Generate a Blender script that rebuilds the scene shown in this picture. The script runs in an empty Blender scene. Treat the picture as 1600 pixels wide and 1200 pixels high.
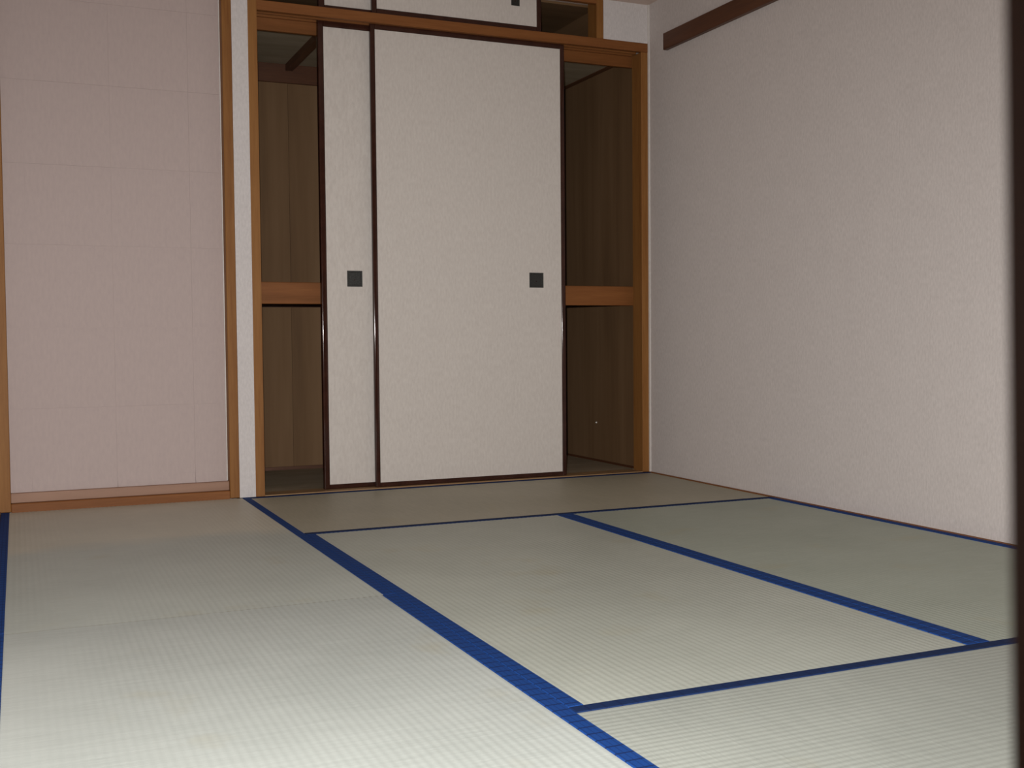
import bpy, bmesh, math, random
from mathutils import Vector
random.seed(7)
scene = bpy.context.scene
COL = scene.collection

# ------------------------------------------------------------------ camera
CAM = Vector((0.0692, -4.4259, 0.6080))
YAW, PITCH, ROLL = 0.41494, -0.03938, -0.00873
FPX = 1752.56
fwd = Vector((math.sin(YAW)*math.cos(PITCH), math.cos(YAW)*math.cos(PITCH), math.sin(PITCH)))
rgt = Vector((math.cos(YAW), -math.sin(YAW), 0))
upv = rgt.cross(fwd)
r2 = math.cos(ROLL)*rgt + math.sin(ROLL)*upv
u2 = -math.sin(ROLL)*rgt + math.cos(ROLL)*upv
cd = bpy.data.cameras.new('camera'); cam = bpy.data.objects.new('camera', cd); COL.objects.link(cam)
from mathutils import Matrix
cam.matrix_world = Matrix(((r2.x, u2.x, -fwd.x, CAM.x), (r2.y, u2.y, -fwd.y, CAM.y), (r2.z, u2.z, -fwd.z, CAM.z), (0, 0, 0, 1)))
cd.sensor_fit = 'HORIZONTAL'; cd.sensor_width = 36.0; cd.lens = FPX/1600*36.0
cd.clip_start = 0.02; cd.clip_end = 50
cd.dof.use_dof = True; cd.dof.focus_distance = 3.9; cd.dof.aperture_fstop = 29.0
scene.camera = cam

# ------------------------------------------------------------------ light and exposure
w = bpy.data.worlds.new('world'); scene.world = w; w.use_nodes = True
w.node_tree.nodes['Background'].inputs[0].default_value = (0.9, 0.95, 1, 1)
w.node_tree.nodes['Background'].inputs[1].default_value = 0.02
def lamp(name, kind, loc, energy, color, size, aim=None, **kw):
    l = bpy.data.lights.new(name, kind); l.energy = energy; l.color = color
    if kind == 'AREA': l.size = size
    else: l.shadow_soft_size = size
    for k, v in kw.items(): setattr(l, k, v)
    o = bpy.data.objects.new(name, l); COL.objects.link(o); o.location = loc
    if aim is not None: o.rotation_euler = (Vector(aim)-Vector(loc)).to_track_quat('-Z', 'Y').to_euler()
    return o
# the camera's flash, held just above the lens
FL = Vector((0.082, -4.31, 0.702))
fl = lamp('flash', 'SPOT', FL, 394, (1.0, 0.985, 0.955), 0.015, aim=(1.45, 0.0, -0.15), spot_size=math.radians(145), spot_blend=1.0)
fl.scale = (1.0, 0.56, 1.0)   # a flash tube throws a wide, low beam
vs = scene.view_settings
scene.display_settings.display_device = 'sRGB'
vs.view_transform = 'Standard'; vs.look = 'None'; vs.gamma = 1.0; vs.use_curve_mapping = False
vs.exposure = 0.0

# ------------------------------------------------------------------ materials
def srgb(r, g, b):
    f = lambda c: (c/255/12.92) if c/255 <= 0.04045 else ((c/255+0.055)/1.055)**2.4
    return (f(r), f(g), f(b), 1)
class MT:
    def __init__(s, name, rough=0.7, spec=0.3):
        s.m = bpy.data.materials.new(name); s.m.use_nodes = True
        s.nt = s.m.node_tree; s.b = s.nt.nodes['Principled BSDF']
        s.b.inputs['Roughness'].default_value = rough; s.b.inputs['Specular IOR Level'].default_value = spec
        s.tc = s.n('ShaderNodeTexCoord'); s.oi = s.n('ShaderNodeObjectInfo')
    def n(s, t, **kw):
        x = s.nt.nodes.new(t)
        for k, v in kw.items(): setattr(x, k, v)
        return x
    def l(s, a, b): s.nt.links.new(a, b)
    def coord(s, scale, rnd=True):
        mp = s.n('ShaderNodeMapping'); mp.inputs['Scale'].default_value = scale
        if rnd:
            mul = s.n('ShaderNodeMath', operation='MULTIPLY'); mul.inputs[1].default_value = 37.0
            s.l(s.oi.outputs['Random'], mul.inputs[0])
            add = s.n('ShaderNodeVectorMath', operation='ADD')
            s.l(s.tc.outputs['Object'], add.inputs[0]); s.l(mul.outputs[0], add.inputs[1]); s.l(add.outputs[0], mp.inputs[0])
        else: s.l(s.tc.outputs['Object'], mp.inputs[0])
        return mp.outputs[0]
    def noise(s, vec, scale, detail=4, rough=0.55, dist=0):
        x = s.n('ShaderNodeTexNoise'); x.inputs['Scale'].default_value = scale; x.inputs['Detail'].default_value = detail
        x.inputs['Roughness'].default_value = rough; x.inputs['Distortion'].default_value = dist; s.l(vec, x.inputs['Vector']); return x.outputs['Fac']
    def ramp(s, fac, stops):
        x = s.n('ShaderNodeValToRGB'); e = x.color_ramp.elements
        e[0].position, e[0].color = stops[0]; e[1].position, e[1].color = stops[-1]
        for p, c in stops[1:-1]: q = e.new(p); q.color = c
        s.l(fac, x.inputs['Fac']); return x.outputs['Color']
    def mix(s, fac, a, b, mode='MIX'):
        x = s.n('ShaderNodeMix', data_type='RGBA', blend_type=mode)
        for v, i in ((fac, 0), (a, 6), (b, 7)):
            if isinstance(v, (int, float, tuple)): x.inputs[i].default_value = v
            else: s.l(v, x.inputs[i])
        return x.outputs[2]
    def math(s, op, a, b=None):
        x = s.n('ShaderNodeMath', operation=op)
        for i, v in enumerate((a, b)):
            if v is None: continue
            if isinstance(v, (int, float)): x.inputs[i].default_value = v
            else: s.l(v, x.inputs[i])
        return x.outputs[0]
    def col(s, c):
        if isinstance(c, tuple): s.b.inputs['Base Color'].default_value = c
        else: s.l(c, s.b.inputs['Base Color'])
    def bump(s, h, strength, dist=0.001):
        x = s.n('ShaderNodeBump'); x.inputs['Strength'].default_value = strength; x.inputs['Distance'].default_value = dist
        s.l(h, x.inputs['Height']); s.l(x.outputs[0], s.b.inputs['Normal'])

def wallpaper(name, a, b, grain=160, bump=0.22):
    m = MT(name, 0.85, 0.2)
    v = m.coord((1, 1, 1), False)
    fib = m.noise(m.coord((1, 1, 0.35), False), grain, 3, 0.6)
    big = m.noise(v, 14, 3, 0.5)
    f = m.math('ADD', m.math('MULTIPLY', fib, 0.85), m.math('MULTIPLY', big, 0.15))
    m.col(m.ramp(f, [(0.32, a), (0.68, b)]))
    m.bump(fib, bump, 0.0012)
    return m.m
def wood(name, dark, mid, light, axis, rough=0.5, spec=0.4, scale=1.0, fine=0.35):
    m = MT(name, rough, spec)
    s = [1, 1, 1]; s['xyz'.index(axis)] = 0.06
    s = tuple(k*scale for k in s)
    v = m.coord(s)
    g = m.noise(v, 14, 5, 0.55, 0.6)
    fi = m.noise(v, 150, 2, 0.6)
    f = m.math('ADD', m.math('MULTIPLY', g, 1-fine), m.math('MULTIPLY', fi, fine))
    m.col(m.ramp(f, [(0.30, dark), (0.5, mid), (0.70, light)]))
    m.bump(fi, 0.25, 0.0006)
    return m.m
M = {}
M['wall'] = wallpaper('wallpaper_beige', srgb(188, 180, 177), srgb(204, 196, 193))
M['wall_strip'] = wallpaper('wallpaper_white', srgb(198, 192, 191), srgb(214, 208, 207))
M['pink'] = wallpaper('paper_pink', srgb(180, 164, 161), srgb(186, 170, 166), 90, 0.08)
M['fusuma'] = wallpaper('fusuma_paper', srgb(197, 189, 183), srgb(209, 202, 196), 120, 0.15)
M['ceiling'] = wallpaper('ceiling_paper', srgb(196, 176, 166), srgb(206, 188, 178))
for ax in 'xyz':
    k = 1.07 if ax == 'z' else 0.98
    M['wood_'+ax] = wood('stained_wood_'+ax, srgb(110*k, 68*k, 33*k), srgb(127*k, 80*k*k, 42*k*k), srgb(139*k, 91*k*k, 50*k*k), ax, 0.55, 0.2)
    M['ply_'+ax] = wood('plywood_'+ax, srgb(90, 67, 47), srgb(114, 87, 61), srgb(128, 100, 73), ax, 0.7, 0.2, 0.32, 0.16)
    M['rail_'+ax] = wood('dark_rail_'+ax, srgb(70, 40, 24), srgb(84, 50, 30), srgb(98, 60, 38), ax, 0.45)
    M['sill_'+ax] = wood('sill_wood_'+ax, srgb(128, 98, 68), srgb(150, 118, 84), srgb(166, 134, 98), ax, 0.5)
m = MT('board_rose', 0.6, 0.3); v = m.coord((0.06, 1, 1)); m.col(m.ramp(m.noise(v, 16, 5, 0.55, 0.5), [(0.3, srgb(138, 106, 88)), (0.7, srgb(160, 126, 107))])); M['rose_wood'] = m.m
m = MT('lacquer', 0.09, 0.4); m.col(m.ramp(m.noise(m.coord((1, 1, 1)), 20), [(0.3, srgb(48, 26, 20)), (0.7, srgb(60, 34, 26))])); M['lacquer'] = m.m
m = MT('pull_metal', 0.45, 0.5); m.b.inputs['Metallic'].default_value = 0.5; m.col(m.ramp(m.noise(m.coord((1, 1, 1)), 300), [(0.3, srgb(46, 46, 46)), (0.7, srgb(66, 66, 64))])); M['pull'] = m.m
m = MT('white_caulk', 0.6, 0.3); m.col(m.ramp(m.noise(m.coord((1, 1, 1)), 60), [(0.3, srgb(206, 200, 196)), (0.7, srgb(216, 211, 206))])); M['caulk'] = m.m
m = MT('white_plastic', 0.4, 0.4); m.col(m.ramp(m.noise(m.coord((1, 1, 1)), 60), [(0.3, srgb(225, 222, 215)), (0.7, srgb(235, 232, 226))])); M['plastic'] = m.m
m = MT('dark_ply', 0.8, 0.15); m.col(m.ramp(m.noise(m.coord((0.3, 1, 1)), 12), [(0.3, srgb(146, 132, 110)), (0.7, srgb(168, 152, 130))])); M['dark_ply'] = m.m
def tatami(name, axis, a, b, aged=None):
    """woven rush: ribs are geometry, the rushes across them are fine relief"""
    m = MT(name, 0.5, 0.35)
    s = (260, 12, 1) if axis == 'x' else (12, 260, 1)
    rush = m.noise(m.coord(s), 1.0, 3, 0.6)
    big = m.noise(m.coord((1, 1, 1)), 3.2, 4, 0.6)
    f = m.math('ADD', m.math('MULTIPLY', rush, 0.55), m.math('MULTIPLY', big, 0.45))
    c = m.ramp(f, [(0.30, a), (0.70, b)])
    st = m.noise(m.coord((1, 1, 1)), 5.0, 3, 0.5)
    stf = m.ramp(st, [(0.62, (0, 0, 0, 1)), (0.80, (0.35, 0.35, 0.35, 1))])
    c = m.mix(stf, c, srgb(168, 156, 116))
    if aged:                                   # sun-browned end of the mat, with a wavering edge
        y_edge, tint = aged
        xyz = m.n('ShaderNodeSeparateXYZ'); m.l(m.tc.outputs['Object'], xyz.inputs[0])
        wob = m.math('MULTIPLY', m.math('SUBTRACT', m.noise(m.coord((1, 1, 1)), 2.5, 3), 0.5), 0.35)
        t = m.math('ADD', m.math('MULTIPLY', m.math('SUBTRACT', m.math('ADD', xyz.outputs[1], wob), y_edge), 7.0), 0.5)
        t = m.n('ShaderNodeClamp').outputs[0] if False else m.math('MINIMUM', m.math('MAXIMUM', t, 0.0), 1.0)
        c = m.mix(t, c, m.ramp(f, [(0.30, tint[0]), (0.70, tint[1])]))
    m.col(c)
    m.bump(rush, 0.35, 0.0008)
    return m.m
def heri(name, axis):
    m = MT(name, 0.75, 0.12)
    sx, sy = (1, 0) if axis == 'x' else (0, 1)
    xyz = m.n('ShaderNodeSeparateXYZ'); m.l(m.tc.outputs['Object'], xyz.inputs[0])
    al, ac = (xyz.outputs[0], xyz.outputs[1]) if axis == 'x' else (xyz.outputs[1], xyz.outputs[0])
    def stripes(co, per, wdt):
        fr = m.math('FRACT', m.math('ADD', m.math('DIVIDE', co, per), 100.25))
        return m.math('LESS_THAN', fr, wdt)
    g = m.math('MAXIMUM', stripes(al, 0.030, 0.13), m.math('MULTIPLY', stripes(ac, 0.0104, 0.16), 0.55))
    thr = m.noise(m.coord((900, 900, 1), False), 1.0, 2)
    ca, cb = (srgb(17, 52, 112), srgb(29, 70, 136)) if axis == 'y' else (srgb(16, 34, 68), srgb(26, 46, 86))  # crosswise borders get a darker navy: the weave's duller sheen is painted in
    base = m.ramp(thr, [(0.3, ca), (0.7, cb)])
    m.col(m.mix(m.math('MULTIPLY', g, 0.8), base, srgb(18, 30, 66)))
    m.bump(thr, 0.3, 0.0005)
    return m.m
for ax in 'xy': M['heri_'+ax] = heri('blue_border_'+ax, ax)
M['heri_edge'] = MT('border_underfold', 0.8, 0.2).m; M['heri_edge'].node_tree.nodes['Principled BSDF'].inputs['Base Color'].default_value = srgb(22, 34, 66)
m = MT('straw', 0.9, 0.1); m.col(m.ramp(m.noise(m.coord((1, 1, 1)), 80), [(0.3, srgb(120, 108, 78)), (0.7, srgb(150, 136, 100))])); M['straw'] = m.m

# ------------------------------------------------------------------ helpers
def tag(o, label=None, cat=None, group=None, kind=None):
    for k, v in (('label', label), ('category', cat), ('group', group), ('kind', kind)):
        if v: o[k] = v
    return o
def link(name, me, mat, parent=None, loc=(0, 0, 0)):
    o = bpy.data.objects.new(name, me); COL.objects.link(o)
    if mat: me.materials.append(mat)
    o.location = loc
    if parent is not None: o.parent = parent
    return o
def wpos(o):
    p = Vector(o.location); q = o.parent
    while q is not None: p += Vector(q.location); q = q.parent
    return p
def bm_box(bm, x0, x1, y0, y1, z0, z1, bev=0.0, c=(0, 0, 0), seg=1):
    vs = [bm.verts.new((x-c[0], y-c[1], z-c[2])) for x in (x0, x1) for y in (y0, y1) for z in (z0, z1)]
    F = [(0, 1, 3, 2), (4, 6, 7, 5), (0, 4, 5, 1), (2, 3, 7, 6), (0, 2, 6, 4), (1, 5, 7, 3)]
    fs = [bm.faces.new([vs[i] for i in f]) for f in F]
    if bev:
        es = list({e for f in fs for e in f.edges})
        bmesh.ops.bevel(bm, geom=es, offset=bev, segments=seg, affect='EDGES', profile=0.5)
def to_mesh(bm, name):
    bmesh.ops.recalc_face_normals(bm, faces=bm.faces)
    me = bpy.data.meshes.new(name); bm.to_mesh(me); bm.free(); return me
def box(name, x0, x1, y0, y1, z0, z1, mat, parent=None, bev=0.0, seg=1, smooth=False):
    c = ((x0+x1)/2, (y0+y1)/2, (z0+z1)/2)
    bm = bmesh.new(); bm_box(bm, x0, x1, y0, y1, z0, z1, bev, c, seg)
    me = to_mesh(bm, name)
    if smooth:
        for p in me.polygons: p.use_smooth = True
    base = wpos(parent) if parent is not None else Vector((0, 0, 0))
    return link(name, me, M[mat], parent, Vector(c)-base)
def boxes(name, lst, mat, parent=None):
    c = (lst[0][0], lst[0][2], lst[0][4]); bm = bmesh.new()
    for b in lst: bm_box(bm, *b, c=c)
    base = wpos(parent) if parent is not None else Vector((0, 0, 0))
    return link(name, to_mesh(bm, name), M[mat], parent, Vector(c)-base)
def empty(name, loc, label, cat, group=None):
    o = bpy.data.objects.new(name, None); COL.objects.link(o); o.location = loc; o.empty_display_size = 0.1
    return tag(o, label, cat, group)
def S(o): return tag(o, kind='structure')

# ------------------------------------------------------------------ setting
R = 2.6942; WR = R+0.012; XL = -0.075; ZC = 2.108
NY = -4.36; JX = 0.1413; HY = -5.8
J1, J2 = 0.8898, 1.8007
OY = -1.90      # beyond this the side towards the corridor is one wide opening with its doors taken out
YA, YB, YC, YD = -0.9406, -1.858, -2.7827, -3.715
S(box('floor', -0.9, 3.0, HY, 1.0, -0.16, -0.055, 'sill_x'))
S(boxes('floor', [(-0.75, WR, HY, YD-0.002, -0.055, -0.002), (-0.75, XL, YD-0.002, OY, -0.055, -0.002)], 'sill_x'))
S(box('ceiling', -0.9, 3.0, HY-0.1, 1.0, ZC, ZC+0.1, 'ceiling'))
S(box('wall_right', WR, WR+0.1, HY, 0.9, -0.055, ZC, 'wall'))
S(boxes('wall_left', [(XL-0.1, XL, OY, 0.2, -0.055, ZC), (XL-0.1, XL, YD, OY, 1.90, ZC)], 'wall'))
S(boxes('wall_back', [
    (0.8520, 0.9145, 0.0, 0.10, 0.0, ZC),
    (2.4767, WR, 0.0, 0.10, 1.936, ZC),
    (XL-0.1, 0.8520, 0.075, 0.12, -0.05, ZC)], 'wall_strip'))
S(boxes('wall_near', [
    (-0.75, WR, NY-0.065, NY, 2.03, ZC)], 'wall'))
S(box('wall_hall_left', -0.85, -0.75, HY, OY+0.1, -0.002, ZC, 'wall'))
S(box('wall_hall_end', -0.85, WR, HY-0.1, HY, -0.002, ZC, 'wall'))
S(box('wall_hall_return', -0.75, XL-0.1, OY, OY+0.1, -0.002, ZC, 'wall'))
# doorway the picture is taken through
d = S(box('door_1', JX, JX+0.06, NY-0.065, NY, -0.002, 2.03, 'rail_z', bev=0.0004))
for v in d.data.vertices: v.co.x -= (v.co.z+d.location.z-0.60)*0.026   # the old post leans a little
d3 = box('door_head', -0.75, WR, NY-0.065, NY+0.012, 1.985, 2.031, 'rail_x', d, 0.002)
# strips that frame the matted floor
S(box('trim_1', R, WR, YD, 0.0, -0.055, 0.0015, 'wood_y'))
S(box('trim_2', XL, 0.0, YD, 0.0, -0.055, 0.004, 'wood_y', bev=0.001))
S(box('trim_3', WR-0.006, WR-0.0005, -0.010, 0.0, 0.0015, ZC-0.001, 'caulk'))

# ------------------------------------------------------------------ tatami mats
BW = 0.0293
def rib_mesh(name, L, W, along, period=0.0152, amp=0.00045):
    """top weave: corrugated, ribs run along the mat's length"""
    n = max(4, int(round(W/period))); per = W/n
    prof = []
    for i in range(n):
        for t, h in ((0.0, 0.0), (0.16, 0.22), (0.34, 0.72), (0.5, 1.0), (0.66, 0.72), (0.84, 0.22)):
            prof.append((i*per+t*per-W/2, h*amp))
    prof.append((W/2, 0))
    rows = 9; verts = []; faces = []
    for r in range(rows):
        s = -L/2+L*r/(rows-1)
        for (c, h) in prof:
            verts.append((s, c, h) if along == 'x' else (c, s, h))
    k = len(prof)
    for r in range(rows-1):
        for i in range(k-1):
            q = (r*k+i, r*k+i+1, (r+1)*k+i+1, (r+1)*k+i)
            faces.append(q if along == 'y' else q[::-1])
    me = bpy.data.meshes.new(name); me.from_pydata(verts, [], faces)
    for p in me.polygons: p.use_smooth = True
    return me
def mat_thing(x0, x1, y0, y1, along, ca, cb, label, bw0=BW, bw1=BW, dz=0.0, aged=None):
    cx, cy = (x0+x1)/2, (y0+y1)/2
    t = empty('tatami_mat', (cx, cy, -0.055), label, 'tatami mat', 'tatami mats covering the floor')
    g = 0.0006
    box('straw_core', x0+g, x1-g, y0+g, y1-g, -0.055, -0.003, 'straw', t)
    mt = tatami('rush_weave', along, ca, cb, aged)
    M['_t'] = mt
    if along == 'y':
        L, W = y1-y0-2*g, (x1-x0)-bw0-bw1+0.004; wc = Vector(((x0+bw0+x1-bw1)/2, cy, -0.0022+dz))
    else:
        L, W = x1-x0-2*g, (y1-y0)-bw0-bw1+0.004; wc = Vector((cx, (y0+bw0+y1-bw1)/2, -0.0022+dz))
    link('rush_weave', rib_mesh('rush_weave', L, W, along), mt, t, wc-Vector((cx, cy, -0.055)))
    for k, bw in ((0, bw0), (1, bw1)):
        if along == 'y':
            a, b = (x0+g, x0+bw) if k == 0 else (x1-bw, x1-g)
            box('cloth_border', a, b, y0+g, y1-g, -0.010, 0.0+dz, 'heri_y', t, 0.0012)
        else:
            a, b = (y0+g, y0+bw) if k == 0 else (y1-bw, y1-g)
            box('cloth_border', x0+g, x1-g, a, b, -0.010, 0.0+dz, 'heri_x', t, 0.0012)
    return t
mat_thing(0, J1, YB, 0, 'y', srgb(171, 176, 169), srgb(191, 196, 189), 'blue-edged tatami mat butting against the sill of the pink papered alcove', aged=(0.08, (srgb(186, 184, 170), srgb(204, 201, 187))))
mat_thing(0, J1, YD, YB, 'y', srgb(166, 171, 166), srgb(186, 191, 186), 'pale tatami mat laid end to end with the mat at the alcove sill', BW, BW+0.004)
mat_thing(J1, R, YA, 0, 'x', srgb(154, 149, 131), srgb(174, 169, 151), 'brownish tatami mat lying lengthwise along the foot of the closet doors')
mat_thing(J1, J2, YC, YA, 'y', srgb(165, 169, 159), srgb(185, 189, 179), 'pale tatami mat in the middle of the floor, closed in by mats on every side')
mat_thing(J2, R, YC, YA, 'y', srgb(152, 159, 146), srgb(172, 179, 167), 'greenish tatami mat with a long blue edge against the beige wall')
mat_thing(J1, R, YD, YC, 'x', srgb(148, 152, 145), srgb(168, 172, 164), 'tatami mat lying crosswise, parallel to the closet mat, at the ends of two mats')

# ------------------------------------------------------------------ shallow papered alcove
al = empty('alcove', (0.43, 0.03, 0.0), 'shallow wall alcove with pink paper squares, wooden posts and sill', 'alcove')
box('post', XL, 0.035, 0.0, 0.075, 0.0, ZC-0.001, 'wood_z', al, 0.002)
box('post', 0.8155, 0.8520, 0.0, 0.075, 0.0, ZC-0.001, 'wood_z', al, 0.002)
box('sill', 0.035, 0.8155, 0.0, 0.075, -0.055, 0.030, 'wood_x', al, 0.0025)
box('base_board', 0.035, 0.8155, 0.020, 0.075, 0.030, 0.065, 'rose_wood', al, 0.0015)
xs = [0.0352, 0.108, 0.405, 0.6915, 0.8112]
zs = [0.065, 0.370, 0.668, 0.972, 1.266, 1.568, 1.870, ZC-0.001]
def sheet(x0, x1, z0, z1, kick):
    bm = bmesh.new(); gp = 0.0007
    y = 0.050+random.uniform(-0.0004, 0.0004)
    zl = [z0+gp, z1-gp] if not kick else [z0, z0+0.006, z0+0.014, z0+0.024, z0+0.036, z0+0.055, z1-gp]
    def off(z):
        if not kick: return 0.0
        t = max(0.0, 1-(z-z0)/0.05); return -0.010*t*t
    c = ((x0+x1)/2, y, (z0+z1)/2)
    cols = []
    for z in zl:
        cols.append([bm.verts.new((xx-c[0], yy-c[1], z-c[2])) for xx, yy in ((x0+gp, y+off(z)), (x1-gp, y+off(z)), (x1-gp, 0.0521), (x0+gp, 0.0521))])
    for a, b in zip(cols, cols[1:]):
        for i in range(4): bm.faces.new((a[i], a[(i+1) % 4], b[(i+1) % 4], b[i]))
    bm.faces.new(cols[0]); bm.faces.new(cols[-1])
    me = to_mesh(bm, 'paper_square')
    if kick:
        for p in me.polygons: p.use_smooth = False
    return link('paper_square', me, M['pink'], al, Vector(c)-Vector(al.location))
box('paper_backing', 0.0352, 0.8154, 0.0516, 0.0745, 0.065, ZC-0.001, 'pink', al)
for i in range(len(xs)-1):
    for k in range(len(zs)-1): sheet(xs[i], xs[i+1], zs[k], zs[k+1], k == 0)
box('paper_bead', 0.8112, 0.8154, 0.0475, 0.0520, 0.065, ZC-0.001, 'caulk', al, 0.0008)  # pale colour paints in the light caught by the paper's edge

# ------------------------------------------------------------------ closet
XP0, XP1 = 0.9145, 0.9500          # post beside the alcove
XQ0 = 2.668                       # post in the room corner
CB = 0.85; CZ = 1.902
LB, LT = 1.897, 1.936
SX = R+0.001
cl = empty('closet', (1.83, 0.4, 0.0), 'built-in wooden closet with open ends on both sides of its sliding doors', 'closet')
box('post', XP0, XP1, 0.0005, 0.085, 0.0, LT, 'wood_z', cl)
box('post', XQ0, WR-0.0005, 0.0005, 0.085, 0.0, LB, 'wood_z', cl, 0.002)
box('lintel', XP1, WR-0.0005, -0.001, 0.022, LB, LT, 'wood_x', cl, 0.0015)
box('lintel_rib', XP1, XQ0, 0.047, 0.0535, LB, LT, 'wood_x', cl)
box('lintel_rib', XP1, XQ0, 0.0865, 0.098, LB, LT, 'wood_x', cl)
box('lintel_top', XP1, WR-0.0005, 0.022, 0.10, LT-0.012, LT, 'wood_x', cl)
box('header_board', XP1, SX, 0.100, 0.118, 1.849, LT, 'wood_x', cl, 0.0015)
box('sill', XP1, XQ0, 0.0, 0.100, -0.055, 0.0035, 'sill_x', cl, 0.001)
box('floor_panel', XP1-0.03, SX, 0.100, CB, -0.055, 0.003, 'dark_ply', cl)
box('back_panel', XP1-0.03, 1.257, CB, CB+0.02, 0.003, CZ, 'ply_z', cl)
box('back_panel', 1.258, 1.86, CB, CB+0.02, 0.003, CZ, 'ply_z', cl)
box('back_panel', 1.861, SX, CB, CB+0.02, 0.003, CZ, 'ply_z', cl)
box('back_base_strip', XP1-0.03, SX, CB-0.010, CB, 0.003, 0.018, 'rail_x', cl)
box('back_trim', XP1-0.03, SX, CB-0.016, CB, 1.816, CZ, 'rail_x', cl, 0.001)
box('side_panel', XP1-0.05, XP1-0.03, 0.100, CB, 0.0, CZ, 'ply_z', cl)
box('side_panel', SX, SX+0.0105, 0.0855, CB, 0.003, CZ, 'ply_z', cl)
box('side_base_strip', SX-0.008, SX, 0.0855, CB-0.01, 0.003, 0.012, 'rail_y', cl)
box('ceiling_panel', XP1-0.05, SX+0.01, 0.118, CB+0.02, CZ, CZ+0.012, 'dark_ply', cl)
for x in (1.245, 1.72, 2.17): box('ceiling_batten', x, x+0.032, 0.119, CB-0.016, CZ-0.03, CZ, 'rail_y', cl)
box('ceiling_batten', SX-0.030, SX, 0.119, CB-0.016, CZ-0.004, CZ, 'rail_y', cl)
box('shelf', XP1-0.03, SX, 0.142, CB, 0.798, 0.848, 'ply_x', cl)
box('shelf_rail', XP1-0.03, SX, 0.120, 0.142, 0.762, 0.850, 'wood_x', cl, 0.002)
box('shelf_back_rail', XP1-0.03, SX, CB-0.02, CB, 0.770, 0.798, 'rail_x', cl)

# overhead cupboard
oc = empty('overhead_cupboard', (1.73, 0.4, LT), 'narrow overhead cupboard above the closet lintel, open at its ends', 'cupboard')
box('post', XP0, XP1, 0.0005, 0.085, LT, ZC-0.001, 'wood_z', oc)
box('post', 2.443, 2.4767, 0.0005, 0.085, LT, ZC-0.001, 'wood_z', oc, 0.002)
box('floor_panel', XP1-0.03, 2.51, 0.10, 0.8, LT, LT+0.01, 'ply_x', oc)
box('back_panel', XP1-0.03, 2.51, 0.8, 0.82, LT, ZC-0.001, 'ply_x', oc)
box('side_panel', XP1-0.05, XP1-0.03, 0.085, 0.82, LT, ZC-0.001, 'ply_y', oc)
box('side_panel', 2.49, 2.51, 0.085, 0.80, LT+0.01, ZC-0.001, 'ply_y', oc)
box('ceiling_panel', XP1-0.03, 2.49, 0.10, 0.8, ZC-0.012, ZC-0.002, 'ply_x', oc)
box('head_strip', XP1, 2.443, 0.0, 0.022, ZC-0.022, ZC-0.001, 'wood_x', oc)

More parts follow.
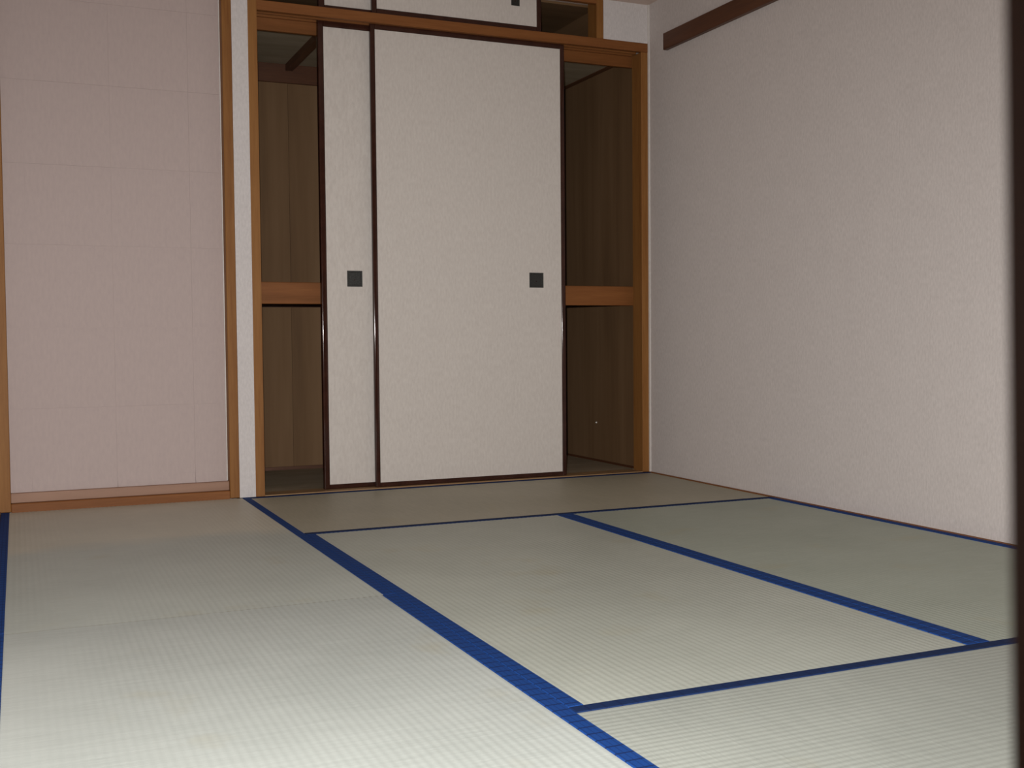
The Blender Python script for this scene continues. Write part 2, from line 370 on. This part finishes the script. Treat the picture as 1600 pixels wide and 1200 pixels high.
# ------------------------------------------------------------------ sliding doors
def stile(x0, x1, y0, y1, z0, z1, parent):
    c = Vector(((x0+x1)/2, (y0+y1)/2, (z0+z1)/2)); bm = bmesh.new()
    bm_box(bm, x0, x1, y0, y1, z0, z1, 0, c)
    es = [e for e in bm.edges if abs(e.verts[0].co.z-e.verts[1].co.z) > 0.01]
    bmesh.ops.bevel(bm, geom=es, offset=0.0045, segments=5, affect='EDGES', profile=0.5)
    me = to_mesh(bm, 'stile')
    for p in me.polygons: p.use_smooth = True
    me.set_sharp_from_angle(angle=math.radians(40))
    return link('stile', me, M['lacquer'], parent, c-wpos(parent))
def sliding_door(x0, x1, y0, th, z0, z1, label, group, st, rl, handle, tr=None):
    tr = tr or rl
    t = empty('sliding_screen', ((x0+x1)/2, y0+th/2, z0), label, 'sliding door', group)
    box('paper_panel', x0+st*0.6, x1-st*0.6, y0+0.003, y0+th-0.003, z0+rl*0.6, z1-tr*0.6, 'fusuma', t)
    stile(x0, x0+st, y0, y0+th, z0, z1, t); stile(x1-st, x1, y0, y0+th, z0, z1, t)
    box('bottom_rail', x0+st-0.001, x1-st+0.001, y0, y0+th, z0, z0+rl, 'lacquer', t, 0.002)
    box('top_rail', x0+st-0.001, x1-st+0.001, y0, y0+th, z1-tr, z1, 'lacquer', t, 0.002)
    hx, hz, hw, hh = handle
    # finger pull: flat rim, sunk dish, small centre pin
    bm = bmesh.new(); yf = y0+0.003; o = 0.0015; rim = 0.006; dep = 0.0025
    def ring(w, h, y): return [bm.verts.new((sx*w/2, y-yf, sz*h/2)) for sx, sz in ((-1, -1), (1, -1), (1, 1), (-1, 1))]
    rs = [ring(hw, hh, yf+0.001), ring(hw, hh, yf-o), ring(hw-2*rim, hh-2*rim, yf-o), ring(hw-2*rim-0.003, hh-2*rim-0.003, yf-0.0002)]
    for a, b in zip(rs, rs[1:]):
        for i in range(4): bm.faces.new((a[i], a[(i+1) % 4], b[(i+1) % 4], b[i]))
    bm.faces.new(rs[-1])
    h = link('finger_pull', to_mesh(bm, 'finger_pull'), M['pull'], t, Vector((hx, yf, hz))-Vector(t.location))
    box('pin', hx-0.002, hx+0.002, yf-0.0012, yf, hz-0.007, hz-0.003, 'lacquer', h)
    return t
sliding_door(1.4127, 2.2930, 0.0235, 0.022, 0.0045, LB+0.016, 'tall cream paper sliding door in the front track, nothing covering it', 'tall closet doors', 0.0205, 0.018, (2.1514, 0.867, 0.067, 0.065), 0.036)
sliding_door(1.2037, 2.0840, 0.0545, 0.030, 0.0045, LB+0.016, 'tall cream sliding door mostly hidden behind the other tall door', 'tall closet doors', 0.0235, 0.018, (1.3432, 0.864, 0.064, 0.065), 0.038)
sliding_door(1.4215, 2.1840, 0.0235, 0.022, LT+0.001, ZC-0.010, 'low cream sliding door of the overhead cupboard, in the front track', 'overhead cupboard doors', 0.022, 0.025, (2.0620, 2.0665, 0.039, 0.050), 0.016)
sliding_door(1.2080, 1.9705, 0.0545, 0.026, LT+0.001, ZC-0.010, 'low cream cupboard door tucked behind the other overhead door', 'overhead cupboard doors', 0.026, 0.025, (1.31, 2.0665, 0.039, 0.050), 0.016)

# ------------------------------------------------------------------ wall rail, pin
pr = tag(box('picture_rail', WR-0.022, WR+0.001, -3.2, -0.1586, 1.8683, 1.9404, 'rail_y', bev=0.002), 'dark brown wooden rail fixed high along the beige wall', 'rail')
bm = bmesh.new(); bmesh.ops.create_cone(bm, cap_ends=True, segments=12, radius1=0.0045, radius2=0.003, depth=0.006)
pn = link('push_pin', to_mesh(bm, 'push_pin'), M['plastic'], None, (SX-0.0028, 0.496, 0.194)); pn.rotation_euler = (0, -math.pi/2, 0)
tag(pn, 'tiny white pin stuck in the dark closet side panel', 'pin')
